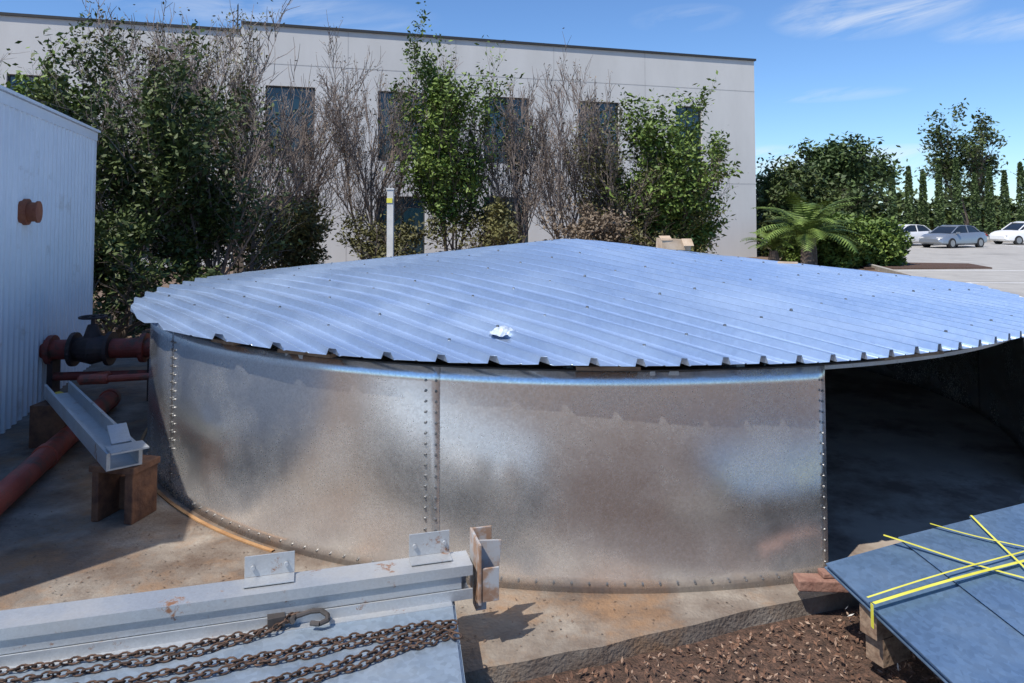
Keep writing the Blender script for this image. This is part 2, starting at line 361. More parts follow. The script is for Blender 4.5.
# ------------------------------------------------------------ left shed
sh=group('white_metal_shed',(-5.62,9.66,0))
A=Vector((-5.62,9.66,0)); D=Vector((.302,-.953,0)).normalized(); N=Vector((.953,.302,0)).normalized()
Hs=3.1; mb=MB(); vs=[];fs=[]
t=0; pts=[]
while t<7:
    for a,h in((0,0),(.07,0),(.085,.022),(.115,.022),(.13,0)):
        pts.append((t+a,h))
    t+=.15
for t,h in pts:
    for z in(-.05,Hs): p=A+D*t+N*h; vs.append((p.x,p.y,z))
for i in range(len(pts)-1): a=2*i; fs.append((a,a+2,a+3,a+1))
mb.add(vs,fs); mb.obj('side_wall',M_white,sh)
mb=MB()
b1=A-N*4; f1=A+D*7; f2=b1+D*7
mb.add([(*A.xy,-.05),(*b1.xy,-.05),(*b1.xy,Hs+.3),(*A.xy,Hs)],[(0,1,2,3)])
mb.add([(*f1.xy,-.05),(*f2.xy,-.05),(*f2.xy,Hs+.3),(*f1.xy,Hs)],[(0,1,2,3)])
mb.add([(*b1.xy,-.05),(*f2.xy,-.05),(*f2.xy,Hs+.3),(*b1.xy,Hs+.3)],[(0,1,2,3)])
mb.obj('end_walls',M_white,sh)
mb=MB(); o=N*.06; q=[A+o-D*.06,A-N*4.1-D*.06,f2-N*.1+D*.06,f1+o+D*.06]; zz=[Hs,Hs+.3,Hs+.3,Hs]
mb.add([(p.x,p.y,z+.012) for p,z in zip(q,zz)]+[(p.x,p.y,z+.04) for p,z in zip(q,zz)],[(3,2,1,0),(4,5,6,7)]+[(i,(i+1)%4,4+(i+1)%4,4+i) for i in range(4)]); mb.obj('roof',M_white,sh)
mb=MB(); mb.extrude([(0,-.10),(.05,-.10),(.05,.008),(0,.008)],A+Vector((0,0,Hs))+N*.026-D*.05,f1+Vector((0,0,Hs))+N*.026); mb.obj('fascia',M_white,sh)
mb=MB(); mb.extrude([(-.02,0),(.03,0),(.03,Hs),(-.02,Hs)],A-D*.03,A-D*.028+D*.06); mb.obj('corner_trim',M_white,sh)
mb=MB(); p=A+D*2.75+Vector((0,0,2.03)); mb.tube(p,p+N*.06,.13,n=20); mb.tube(p+N*.06,p+N*.13,.095,n=20); mb.tube(p+N*.13,p+N*.15,.108,n=20); mb.obj('pipe_outlet',M_rustred,sh)
pv=group('fire_pipe_valve',(-4.5,7.6,0)); mb=MB()
zc=.56
def pl(x): return 7.75+(x+5.1)*.129
mb.tube((-5.1,7.75,zc),(-3.62,pl(-3.62),zc),.105,n=24)
for x in(-4.95,-4.02,-3.72): mb.tube((x,pl(x),zc),(x+.05,pl(x+.05),zc),.155,n=20)
mb.tube((-3.8,7.91,.28),(-4.9,7.75,.28),.045,n=12)
mb.obj('pipe_body',M_darkred,pv)
mb=MB(); mb.tube((-4.72,pl(-4.72),zc),(-4.68,pl(-4.68),zc),.18,n=20); mb.tube((-4.36,pl(-4.36),zc),(-4.32,pl(-4.32),zc),.18,n=20)
mb.tube((-4.68,pl(-4.68),zc),(-4.52,pl(-4.52),zc),.12,.165,20); mb.tube((-4.52,pl(-4.52),zc),(-4.36,pl(-4.36),zc),.165,.12,20)
mb.tube((-4.52,pl(-4.52),zc+.1),(-4.52,pl(-4.52),zc+.26),.10,.05,14); mb.tube((-4.52,pl(-4.52),zc+.26),(-4.52,pl(-4.52),zc+.36),.02)
hx,hy=-4.52,pl(-4.52)
for k in range(16):
    a=k*math.pi/8;b=a+math.pi/8; mb.tube((hx+.13*math.cos(a),hy+.13*math.sin(a),zc+.34),(hx+.13*math.cos(b),hy+.13*math.sin(b),zc+.34),.013,n=6)
for k in range(4):
    a=k*math.pi/2; mb.tube((hx,hy,zc+.34),(hx+.13*math.cos(a),hy+.13*math.sin(a),zc+.34),.01,n=6)
for x in(-4.9,-3.9): mb.box((x,pl(x),.22),(.06,.14,.46))
mb.obj('gate_valve',M_valve,pv)
mb=MB(); mb.tube((-4.05,7.3,.36),(-3.5,7.4,.37),.035); mb.tube((-4.3,7.25,.36),(-4.05,7.3,.36),.05); mb.tube((-4.3,7.25,.36),(-4.32,7.78,.3),.035); mb.obj('branch_pipe',M_redpipe,pv)
mb=MB(); mb.tube((-4.15,7.5,.1),(-3.35,4.6,.1),.085,n=24); mb.tube((-4.15,7.5,.1),(-4.17,7.57,.1),.10,n=20); mb.tube((-3.66,5.72,.1),(-3.68,5.8,.1),.098,n=20); mb.obj('red_pipe',M_redpipe,None)
mb=MB(); mb.tube((-4.1,6.62,.30),(-4.16,6.66,.31),.08,n=16); mb.tube((-4.1,6.62,.30),(-4.02,6.6,.3),.05,n=12); mb.obj('yellow_cap',mat('yellow_plastic',(.6,.42,.03),rough=.5))
gb=group('galvanised_channel_beam',(-3.2,5.4,0)); mb=MB()
t=.011; w=.105;h=.11
Cp=[(-w,0),(w,0),(w,h),(w-t*2,h),(w-t*2,t),(-w+t*2,t),(-w+t*2,h),(-w,h)]
mb.extrude(Cp,(-4.12,6.60,.37),(-2.50,4.72,.37)); mb.obj('channel',M_galv,gb)
mb=MB(); mb.box((-2.50,4.75,.49),(.22,.18,.01),Matrix.Rotation(.7,3,'Z')); mb.box((-2.68,4.98,.51),(.12,.18,.012),Matrix.Rotation(.7,3,'Z')@Matrix.Rotation(.5,3,'X')); mb.obj('end_plate',M_galv,gb)
mb=MB()
mb.box((-2.70,4.90,.16),(.05,.24,.32),Matrix.Rotation(-.2,3,'Z')); mb.box((-2.46,4.86,.16),(.06,.24,.32),Matrix.Rotation(-.2,3,'Z'))
mb.box((-2.58,4.88,.342),(.34,.26,.045),Matrix.Rotation(-.2,3,'Z')); mb.box((-2.58,4.98,.12),(.18,.06,.22),Matrix.Rotation(-.2,3,'Z'))
mb.box((-4.0,6.42,.18),(.3,.3,.36)); mb.obj('support_block',M_rust,gb,bevel=.006)
# ------------------------------------------------------------ foreground sheets + beam + chains
ss=group('stack_of_galvanised_sheets',(-1.2,2.7,0))
A0=Vector((-.27,3.40,0)); U=Vector((-.962,-.275,0)); V=Vector((.15,-.988,0))
mb=MB()
for k in range(5):
    j=Vector((random.uniform(-.012,.012),random.uniform(-.01,.01),0)); z0=.205+k*.010
    q=[A0+j,A0+j+U*3.2,A0+j+U*3.2+V*1.2,A0+j+V*1.2]
    mb.add([(p.x,p.y,z0) for p in q]+[(p.x,p.y,z0+.004) for p in q],[(0,1,2,3),(7,6,5,4)]+[(i,4+i,4+(i+1)%4,(i+1)%4) for i in range(4)])
mb.obj('sheets',M_sheet,ss)
mb=MB()
for t in(.15,1.4,2.7):
    a=A0+U*t+V*.04; b=A0+U*t+V*1.15; mb.extrude([(-.05,-.09),(.05,-.09),(.05,.2),(-.05,.2)],a,b)
mb.obj('bearers',M_wood,ss)
bm_=group('galvanised_column',(-1.2,3.1,0)); 
B0=Vector((-2.95,2.66,.25)); B1=Vector((-.20,3.44,.25)); BD=(B1-B0).normalized(); BS=Vector((BD.y,-BD.x,0))
mb=MB()
w=.075;h=.15;t=.008
Cp=[(-w,0),(w,0),(w,.045),(w-t,.045),(w-t,t),(-w+t,t),(-w+t,h-t),(w-t,h-t),(w-t,h-.045),(w,h-.045),(w,h),(-w,h)]
mb.extrude(Cp,B0,B1); mb.obj('c_section',M_galv,bm_)
mb=MB(); mb.extrude([(w-.016,.0455),(w-.012,.0455),(w-.012,h-.0455),(w-.016,h-.0455)],B0,B1-BD*.05); mb.extrude([(w-.003,-.004),(w+.04,-.004),(w+.04,.003),(w-.003,.003)],B0,B1-BD*.1); mb.obj('inner_plate',M_galv,bm_)
mb=MB()
RZ=math.atan2(BD.y,BD.x); RM=Matrix.Rotation(RZ,3,'Z')
for s,(l,hh) in((1.97,(.21,.09)),(2.68,(.19,.10))):
    p=B0+BD*s-BS*.06; p.z=.40+hh/2+.012; mb.box(p,(l,.006,hh),RM); p2=B0+BD*s-BS*.02; p2.z=.404+.004; mb.box(p2,(l,.08,.006),RM)
    for q in(-.07,.07):
        c=B0+BD*(s+q)-BS*.055; c.z=.40+hh*.6; mb.tube(c,c+BS*.012,.010,n=8)
mb.obj('cleats',M_galv,bm_,bevel=.001)
mb=MB()
E=B1+BD*.03
p=E.copy(); p.z=.36; mb.box(p,(.012,.20,.27),RM)
p=E+BD*.06; p.z=.36; mb.box(p,(.11,.010,.22),RM@Matrix.Rotation(.1,3,'Y'))
p=E+BD*.05-BS*.09; p.z=.37; mb.box(p,(.10,.010,.25),RM)
p=E+BD*.05+BS*.09; p.z=.31; mb.box(p,(.08,.010,.15),RM)
p=E+BD*.02; p.z=.20; mb.box(p,(.05,.07,.06),RM)
mb.obj('rusty_end_plates',mat('rust_steel_mix',(.26,.14,.08),(.44,.32,.23),rough=.8,scale=7,c3=(.40,.40,.40),c3t=.52,scale3=7),bm_,bevel=.002)
def chain(mb,path,pitch=.030,rw=.012,rl=.021,wr=.0042):
    P=[Vector(p) for p in path]; pts=[]
    for i in range(len(P)-1):
        a=P[max(0,i-1)];b=P[i];c=P[i+1];d=P[min(len(P)-1,i+2)]
        for k in range(60):
            s=k/60; pts.append(.5*((2*b)+(c-a)*s+(2*a-5*b+4*c-d)*s*s+(3*b-a-3*c+d)*s**3))
    wob=random.random()*9
    pts=[p+Vector((0,.008*math.sin(i*.11+wob)+.005*math.sin(i*.29+wob),0)) for i,p in enumerate(pts)]
    acc=0;nx=0;k=0
    for i in range(len(pts)-1):
        seg=(pts[i+1]-pts[i]); acc+=seg.length
        if acc>=nx:
            nx+=pitch; k+=1
            d=seg.normalized(); up=Vector((0,0,1)); s=d.cross(up).normalized(); up=s.cross(d)
            ang=rad(45 if k%2 else -45)+random.uniform(-.35,.35)
            s2=s*math.cos(ang)+up*math.sin(ang); nn=d.cross(s2)
            c=pts[i]; vs=[];fs=[]; NU,NV=10,5
            for u in range(NU):
                a=2*math.pi*u/NU; cx=math.cos(a);sy=math.sin(a)
                cen=c+d*(cx*rl)+s2*(sy*rw); rd=(d*cx+s2*sy).normalized()
                for v in range(NV):
                    b=2*math.pi*v/NV; vs.append(cen+rd*math.cos(b)*wr+nn*math.sin(b)*wr)
            for u in range(NU):
                for v in range(NV):
                    fs.append((u*NV+v,((u+1)%NU)*NV+v,((u+1)%NU)*NV+(v+1)%NV,u*NV+(v+1)%NV))
            mb.add(vs,fs)
ch=MB(); z=.263
chain(ch,[(-2.2,2.80,z),(-1.75,2.87,z),(-1.2,3.02,z),(-1.0,3.11,z+.01),(-.93,3.16,z+.03)])
chain(ch,[(-2.2,2.74,z),(-1.6,2.83,z),(-1.1,3.02,z),(-.93,3.15,z+.03)])
chain(ch,[(-2.1,2.62,z),(-1.5,2.76,z),(-1.0,2.92,z),(-.55,3.08,z),(-.24,3.16,z)])
chain(ch,[(-2.1,2.56,z),(-1.4,2.73,z),(-.9,2.90,z),(-.5,3.04,z),(-.24,3.12,z)])
chain(ch,[(-1.5,2.45,z),(-1.05,2.68,z),(-.6,2.92,z),(-.35,3.05,z),(-.24,3.09,z)])
chain(ch,[(-1.32,2.45,z),(-.9,2.68,z),(-.5,2.92,z),(-.3,3.03,z),(-.22,3.06,z)])
ch.obj('rusty_chain',M_chain,None,smooth=True)
hk=MB()
pts=[(-.92,3.15,.29),(-.86,3.17,.30),(-.82,3.175,.30),(-.79,3.16,.29),(-.78,3.13,.285),(-.81,3.11,.28),(-.85,3.115,.28)]
for a,b in zip(pts,pts[1:]): hk.tube(a,b,.011,.010,8)
hk.tube((-.93,3.12,.285),(-.93,3.19,.285),.014,n=8); hk.box((-1.0,3.13,.285),(.07,.05,.04),Matrix.Rotation(.4,3,'Z')); hk.obj('chain_hook',M_darksteel,None,smooth=False)
# ------------------------------------------------------------ right stack w/ straps
st=group('strapped_sheet_stack',(2.3,3.3,0))
P0=Vector((1.50,3.53,.335)); PU=Vector((1.58,.70,.02)); PV=Vector((.30,-1.22,-.19))
def SP(a,b,dz=0): v=P0+PU*a+PV*b; v.z+=dz; return v
mb=MB()
for k in range(5):
    ja,jb=random.uniform(-.012,.012),random.uniform(-.012,.012); dz=-.010*k
    q=[SP(ja,jb,dz),SP(ja+1.6,jb,dz),SP(ja+1.6,jb+1.3,dz),SP(ja,jb+1.3,dz)]
    mb.add(q+[p-Vector((0,0,.005)) for p in q],[(3,2,1,0),(4,5,6,7)]+[(i,4+i,4+(i+1)%4,(i+1)%4) for i in range(4)])
for ja in(.30,.62,.95):
    dz=.010+ja*.012
    q=[SP(ja,-.01,dz),SP(ja+.9,.02,dz),SP(ja+.9,1.3,dz),SP(ja,1.28,dz)]
    mb.add(q+[p-Vector((0,0,.004)) for p in q],[(3,2,1,0),(4,5,6,7)]+[(i,4+i,4+(i+1)%4,(i+1)%4) for i in range(4)])
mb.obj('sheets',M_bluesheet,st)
mb=MB()
for b in(.2,.62,1.0):
    mb.extrude([(-.045,-.12),(.045,-.12),(.045,0),(-.045,0)],SP(.02,b,-.055),SP(1.4,b,-.055))
    mb.extrude([(-.045,-.12),(.045,-.12),(.045,0),(-.045,0)],SP(.04,b,-.18),SP(.14,b,-.18))
mb.obj('timber_bearers',M_wood,st)
mb=MB(); mb.box((1.78,3.80,.10),(.62,.09,.055),Matrix.Rotation(-.06,3,'Z')); mb.box((1.98,3.84,.035),(.3,.14,.06),Matrix.Rotation(.25,3,'Z')); mb.box((1.74,3.83,.142),(.28,.07,.025),Matrix.Rotation(.05,3,'Z')); mb.obj('red_timber',M_redwood,None,bevel=.006)
mb=MB()
def strap(a0,b0,a1,b1,w=.018):
    n=14
    for i in range(n):
        s0,s1=i/n,(i+1)/n
        sg=lambda s:.038+.006*math.sin(s*9+a0*7)
        p=SP(a0+(a1-a0)*s0,b0+(b1-b0)*s0,sg(s0)); q=SP(a0+(a1-a0)*s1,b0+(b1-b0)*s1,sg(s1))
        d=(q-p).normalized(); s=Vector((-d.y,d.x,0))*w/2; mb.add([p-s,p+s,q+s,q-s],[(0,1,2,3)])
strap(-.01,.27,1.4,.33); strap(-.01,.24,1.4,.27,.010); strap(.24,-.01,.75,.75); strap(.44,-.01,.9,.6,.014); strap(.62,0,.3,1.2,.012)
p=SP(-.014,.27,.036); mb.box((p.x-.002,p.y,p.z-.05),(.003,.02,.10))
mb.obj('yellow_straps',M_yellow,st)
# ------------------------------------------------------------ building
bg=group('office_building',(12.2,36,0))
K=Vector((12.2,36,0)); BL=Vector((-.956,-.292,0)).normalized(); BP=Vector((-.292,.956,0)).normalized()
def W(t,z,d=0): p=K+BL*t+BP*d; return (p.x,p.y,z)
TOP=9.75
wins=[]
for c,w in((3.75,1.45),(8.5,2.05),(13.0,2.1),(17.7,2.05),(22.3,1.95),(26.9,2.0),(31.5,2.0),(36.1,2.0)):
    wins.append((c-w/2,c+w/2,4.3,7.3)); wins.append((c-w/2,c+w/2,.3,2.8))
def wallblock(t0,t1,top,d,name,ww):
    ts=sorted(set([t0,t1]+[w[0] for w in ww]+[w[1] for w in ww])); zs=[-.1,.3,2.8,4.3,7.3,top]
    mb=MB()
    for a,b in zip(ts,ts[1:]):
        for z0,z1 in zip(zs,zs[1:]):
            cx=(a+b)/2; cz=(z0+z1)/2
            if any(w[0]<cx<w[1] and w[2]<cz<w[3] for w in ww): continue
            mb.add([W(a,z0,d),W(b,z0,d),W(b,z1,d),W(a,z1,d)],[(0,1,2,3)])
    for w in ww:
        a,b,z0,z1=w; e=.18
        for (p,q) in(((a,z0),(b,z0)),((b,z0),(b,z1)),((b,z1),(a,z1)),((a,z1),(a,z0))):
            mb.add([W(p[0],p[1],d),W(q[0],q[1],d),W(q[0],q[1],d+e),W(p[0],p[1],d+e)],[(0,1,2,3)])
    mb.add([W(t0,-.1,d),W(t0,-.1,d+16),W(t0,top,d+16),W(t0,top,d)],[(0,1,2,3)])
    mb.add([W(t1,-.1,d),W(t1,-.1,d+16),W(t1,top,d+16),W(t1,top,d)],[(0,1,2,3)])
    mb.add([W(t0,top-.3,d),W(t1,top-.3,d),W(t1,top-.3,d+16),W(t0,top-.3,d+16)],[(0,1,2,3)])
    mb.obj(name,M_bldg,bg)
    fr=MB(); gl=MB()
    for w in ww:
        a,b,z0,z1=w; e=d+.14
        gl.add([W(a,z0,e+.03),W(b,z0,e+.03),W(b,z1,e+.03),W(a,z1,e+.03)],[(0,1,2,3)])
        def bar(x0,x1,y0,y1):
            fr.add([W(x0,y0,e-.03),W(x1,y0,e-.03),W(x1,y1,e-.03),W(x0,y1,e-.03),W(x0,y0,e+.025),W(x1,y0,e+.025),W(x1,y1,e+.025),W(x0,y1,e+.025)],[(0,1,2,3),(0,1,5,4),(1,2,6,5),(2,3,7,6),(3,0,4,7)])
        f=.06; bar(a,a+f,z0,z1); bar(b-f,b,z0,z1); bar(a+f,b-f,z1-f,z1); bar(a+f,b-f,z0,z0+f); bar(a+f,b-f,z0+.9,z0+.95)
        m=(a+b)/2; bar(m-.025,m+.025,z0+f,z0+.9); bar(m-.025,m+.025,z0+.95,z1-f)
    fr.obj(name+'_window_frames',M_frame,bg); gl.obj(name+'_window_glass',M_glass,bg)
    cp_=MB()
    q=[W(t0-.08,top,d-.08),W(t1,top,d-.08),W(t1,top,d+.3),W(t0-.08,top,d+.3)]
    cp_.add([(x,y,z+.003) for x,y,z in q]+[(x,y,z+.11) for x,y,z in q],[(0,1,2,3),(4,5,6,7)]+[(i,(i+1)%4,4+(i+1)%4,4+i) for i in range(4)])
    cp_.obj(name+'_parapet_cap',M_cap,bg)
wallblock(0,24.25,TOP,0,'main_block',[w for w in wins if w[1]<24.2])
wallblock(24.25,48,TOP-.25,.35,'west_block',[w for w in wins if w[0]>24.3])
jn=MB()
for t in(6.1,10.75,15.35,20.0): jn.add([W(t-.012,0,-.004),W(t+.012,0,-.004),W(t+.012,TOP,-.004),W(t-.012,TOP,-.004)],[(0,1,2,3)])
for z in(3.55,8.2): jn.add([W(0,z-.012,-.006),W(24.2,z-.012,-.006),W(24.2,z+.012,-.006),W(0,z+.012,-.006)],[(0,1,2,3)])
jn.obj('panel_joints',M_joint,bg)
mb=MB(); p=W(24.6,TOP,3); mb.tube(p,(p[0],p[1],TOP+1.6),.03); mb.obj('roof_antenna',M_frame,bg)
pg=group('marker_post',(-2.36,14,0)); mb=MB(); mb.box((-2.36,14,1.2),(.12,.12,2.58)); mb.box((-2.36,14,2.505),(.15,.15,.03)); mb.obj('post',mat('pale_post',(.55,.55,.52),rough=.6),pg)
mb=MB(); mb.box((-2.37,13.93,2.28),(.11,.012,.09)); mb.obj('label',M_yellow,pg)
# ------------------------------------------------------------ trees
def make_tree(name,x,y,h,Rc,leaf,nleaf,lsize,seed,bark=M_bark,stems=4,spread=.45,n1=9,n2=6,n3=4,cbase=.18,leafbias=0.,rbase=.05,lo=.0,rmin=.004,wob=.14):
    rs=random.Random(seed); segs=[]; tips=[]
    def perp(d):
        v=Vector((rs.gauss(0,1),rs.gauss(0,1),rs.gauss(0,1))); v-=v.dot(d)*d; return v.normalized()
    def grow(p,d,L,r,lvl):
        ns=5 if lvl==0 else (3 if lvl<3 else 2)
        pts=[(p.copy(),r)]; 
        for i in range(ns):
            d=(d+perp(d)*wob+Vector((0,0,.07))).normalized(); p=p+d*(L/ns)
            r2=r*(1-.75*(i+1)/ns)+.001; pts.append((p.copy(),r2))
        for (a,ra),(b,rb) in zip(pts,pts[1:]): segs.append((a,b,max(ra,rmin*.7),max(rb,rmin*.5)))
        if lvl>=2: tips.extend([q[0] for q in pts[1:]])
        nc=(n1,n2,n3,0)[lvl]
        for c in range(nc):
            s=(cbase if lvl==0 else .15)+(1-(cbase if lvl==0 else .15))*((c+rs.random())/nc); s=min(s,.98); k=min(ns-1,int(s*ns)); f=s*ns-k
            q=pts[k][0].lerp(pts[k+1][0],f); rr=(pts[k][1]*(1-f)+pts[k+1][1]*f)*.6
            dd=(d*.75+perp(d)*rs.uniform(.5,1.0)*(spread+.35)+Vector((0,0,.2))).normalized()
            grow(q,dd,L*(.42 if lvl==0 else .5)*rs.uniform(.6,1.2)*(1.15-.5*s if lvl==0 else 1),max(rr,rmin),lvl+1)
    for i in range(stems):
        a=2*math.pi*i/stems+rs.random(); t=rs.uniform(.08,.30)*(spread+.3)*(1 if stems>1 else .1)
        grow(Vector((.08*math.cos(a),.08*math.sin(a),0)),Vector((math.cos(a)*t,math.sin(a)*t,1)).normalized(),h*rs.uniform(.6,.85),rbase*rs.uniform(.7,1.2),0)
    S=np.array([[*a,*b,ra,rb] for a,b,ra,rb in segs])
    T=np.array([tuple(t) for t in tips])
    zmax=np.percentile(T[:,2],99.3); rdd=np.percentile(np.hypot(T[:,0],T[:,1]),92)
    sx=Rc/rdd; sz=h/zmax
    for c in(0,3): S[:,c]*=sx; S[:,c+1]*=sx; S[:,c+2]*=sz
    T[:,:2]*=sx; T[:,2]*=sz
    S[:,[0,3]]+=x; S[:,[1,4]]+=y; T[:,0]+=x; T[:,1]+=y; S[:,[2,5]]-=.08
    g=group(name,(x,y,0))
    a=S[:,0:3];b=S[:,3:6]; d=b-a; d/=np.linalg.norm(d,axis=1,keepdims=True)+1e-9
    o=np.where(np.abs(d[:,2:3])<.9,[[0,0,1]],[[1,0,0]]); s=np.cross(d,o); s/=np.linalg.norm(s,axis=1,keepdims=True); u=np.cross(d,s)
    Q=[]; ks=3
    for k in range(ks):
        t0=2*math.pi*k/ks;t1=2*math.pi*(k+1)/ks
        c0=s*math.cos(t0)+u*math.sin(t0); c1=s*math.cos(t1)+u*math.sin(t1)
        ra=S[:,6:7];rb=S[:,7:8]
        Q.append(np.stack([a+c0*ra,a+c1*ra,b+c1*rb,b+c0*rb],1))
    fast_mesh('branches',np.concatenate(Q).reshape(-1,3),4,bark,g)
    if nleaf:
        if lo: T=T[T[:,2]>lo*h]
        cn=np.sin(T[:,0]*2.1+seed)+np.sin(T[:,2]*2.4+seed*2)+np.sin(T[:,1]*2.2)
        w=np.clip(1+.5*cn,.08,None)+0
        if leafbias: w*=np.exp(-leafbias*T[:,2]/h)
        idx=rng.choice(len(T),nleaf,p=w/w.sum())
        Cc=T[idx]+rng.normal(size=(nleaf,3))*lsize*1.6
        Cc=Cc[Cc[:,2]>.02]
        fast_mesh('leaves',leaf_quads(Cc,lsize,.3,.45),4,leaf,g)
    return g
BR=dict(bark=M_twig,n1=13,n2=8,n3=5,spread=.34,stems=5,cbase=.2,rmin=.0085,wob=.18)
make_tree('bare_tree',-6.2,21,5.9,1.6,L_brown,1800,.035,11,**BR)
make_tree('bare_tree',-4.15,21.3,7.1,1.8,L_brown,2200,.035,12,**BR)
make_tree('green_tree',-1.75,21,6.9,1.35,L_green,20000,.07,13,spread=.35,stems=6,n1=12,cbase=.2)
make_tree('bare_tree',.15,21.5,5.9,1.4,L_brown,1500,.035,14,**BR)
make_tree('bare_tree',1.55,21.5,6.6,1.4,L_brown,1800,.035,15,**BR)
make_tree('bare_tree',2.9,21,5.1,1.4,L_olive,6500,.05,16,**BR)
make_tree('leafy_tree',4.45,21.2,5.5,1.5,L_green,20000,.075,17,spread=.5,stems=6,n1=11,cbase=.05)
make_tree('leafy_tree',5.5,22.2,4.2,.8,L_green,9000,.075,27,spread=.4,stems=5,n1=9,cbase=.03)
SHR=dict(spread=.6,stems=5,n1=7,n2=5,n3=3,cbase=.02)
make_tree('shrub',-5.5,17.5,2.35,1.15,L_olive,8000,.06,18,**SHR)
make_tree('shrub',-3.6,20,2.0,1.2,L_olive,4500,.06,19,**SHR)
make_tree('shrub',-.8,20,2.2,1.4,L_olive,5500,.06,20,**SHR)
make_tree('shrub',1.9,20,2.3,1.5,L_brown,5500,.06,21,**SHR)
make_tree('shrub',4.0,20.4,2.3,1.4,L_olive,5500,.06,28,**SHR)
make_tree('large_shrub',-8.9,13.2,5.2,1.7,L_green,17000,.065,31,spread=.5,stems=5,n1=11,cbase=.03,bark=M_twig,leafbias=.3)
make_tree('large_shrub',-7.0,13.0,5.2,1.5,L_dark,17000,.06,32,spread=.45,stems=5,n1=12,cbase=.03,bark=M_twig,leafbias=1.4)
make_tree('large_shrub',-5.6,13.6,4.4,1.2,L_dark,11000,.06,33,spread=.45,stems=5,n1=12,cbase=.03,bark=M_twig,leafbias=2.2)
make_tree('bare_tree',-6.0,16,6.6,1.7,L_olive,3500,.04,34,**BR)
make_tree('bare_tree',-8.2,16,6.8,1.8,L_olive,5000,.045,35,**BR)
make_tree('shrub',-6.2,11.2,1.9,1.0,L_dark,9000,.055,36,**SHR)
make_tree('dark_tree',14.2,38,4.6,1.5,L_dark,9000,.12,41,spread=.5,stems=4,cbase=.05)
make_tree('round_tree',24,51,6.9,3.3,L_dist,15000,.20,42,spread=.7,stems=4,rbase=.15,cbase=.2)
make_tree('tall_tree',44.5,70,11.6,3.4,L_dark,6500,.20,43,spread=.7,stems=4,rbase=.2,cbase=.35)
make_tree('round_tree',47.5,62,6.0,2.6,L_dark,9000,.22,44,spread=.7,stems=4,rbase=.15)
make_tree('round_tree',17.5,45,5.0,2.4,L_dark,10000,.16,45,spread=.7,stems=4,rbase=.12)
def leafmass(name,pts,leaf,size,n,parent=None):
    Cc=[]
    per=n//len(pts)
    for (x,y,z,rx,ry,rz) in pts:
        d=rand_unit(per); r=rng.uniform(.55,1.0,per)**.6
        nn=1+.18*np.sin(d[:,0]*7+x)*np.cos(d[:,2]*6+y)+.12*np.sin(d[:,1]*11+z)
        q=d*(r*nn)[:,None]*[rx,ry,rz]+[x,y,z]; Cc.append(q)
    Cc=np.concatenate(Cc); Cc=Cc[Cc[:,2]>-.05]
    return fast_mesh(name,leaf_quads(Cc,size,.4,.55),4,leaf,parent)
leafmass('hedge',[(11.8+.58*i+random.uniform(-.2,.2),29+random.uniform(-.5,.8),.8+random.uniform(-.1,.2),.85,1.0,1.2+random.uniform(-.25,.25)) for i in range(7)],L_green,.10,20000)
leafmass('distant_tree_line',[(x,92+random.uniform(-6,8),1.6,4.5,3,random.uniform(2.0,3.6)) for x in np.arange(20,110,4.2)],L_dark,.4,26000)
Cc=[]
for i in range(11):
    x=30.5+i*1.5+random.uniform(-.15,.15); y=58+i*.25; hh=random.uniform(5.2,6.8); m_=1700
    zz_=rng.uniform(0,1,m_)**.8; rr_=.40*np.clip(1.05-zz_,0,1)**.45*np.clip(zz_*6+.3,0,1)*rng.uniform(.55,1.08,m_); aa_=rng.uniform(0,6.283,m_)
    Cc.append(np.stack([x+rr_*np.cos(aa_),y+rr_*np.sin(aa_),zz_*hh+.1],1))
fast_mesh('cypress_row',leaf_quads(np.concatenate(Cc),.12,.1,.5),4,L_dist)
leafmass('low_bushes',[(14+random.uniform(-1.5,2.5),34+random.uniform(-2,4),.8,1.0,1,1.3) for i in range(8)],L_dark,.12,12000)
def palm(name,x,y,h,L,nf,seed):
    rs=random.Random(seed); g=group(name,(x,y,0)); mb=MB(); mb.tube((x,y,-.09),(x,y,h*.55),.22,.2,10); mb.tube((x,y,h*.55),(x,y,h),.2,.14,10); mb.obj('trunk',M_bark,g)
    mb=MB(); 
    for i in range(nf):
        az=i*2.399; el=rad(rs.uniform(30,88)); p=Vector((x,y,h)); hd=Vector((math.cos(az),math.sin(az),0)); ns=12; l=L*rs.uniform(.8,1.1)
        for k in range(ns):
            d=(hd*math.cos(el)+Vector((0,0,math.sin(el)))); q=p+d*l/ns; sd=hd.cross(Vector((0,0,1)))
            w=l*.17*math.sin(math.pi*(k+1)/(ns+1.5))+.03
            for sg in(-1,1):
                for o in (0,.5):
                    m=p.lerp(q,o); tip=m+sd*sg*w+d*w*.5-Vector((0,0,w*.25)); e=d*(l/ns*.2)
                    mb.add([m-e,m+e,tip],[(0,1,2)])
            mb.add([p-sd*.012,p+sd*.012,q+sd*.01,q-sd*.01],[(0,1,2,3)])
            p=q; el-=rad(7.5)
    mb.obj('fronds',L_green,g)
palm('cycad_palm',10.6,26,1.1,2.5,30,1); palm('cycad_palm',11.4,27.5,1.2,1.8,26,2); palm('cycad_palm',9.6,26.5,.7,1.3,24,3)
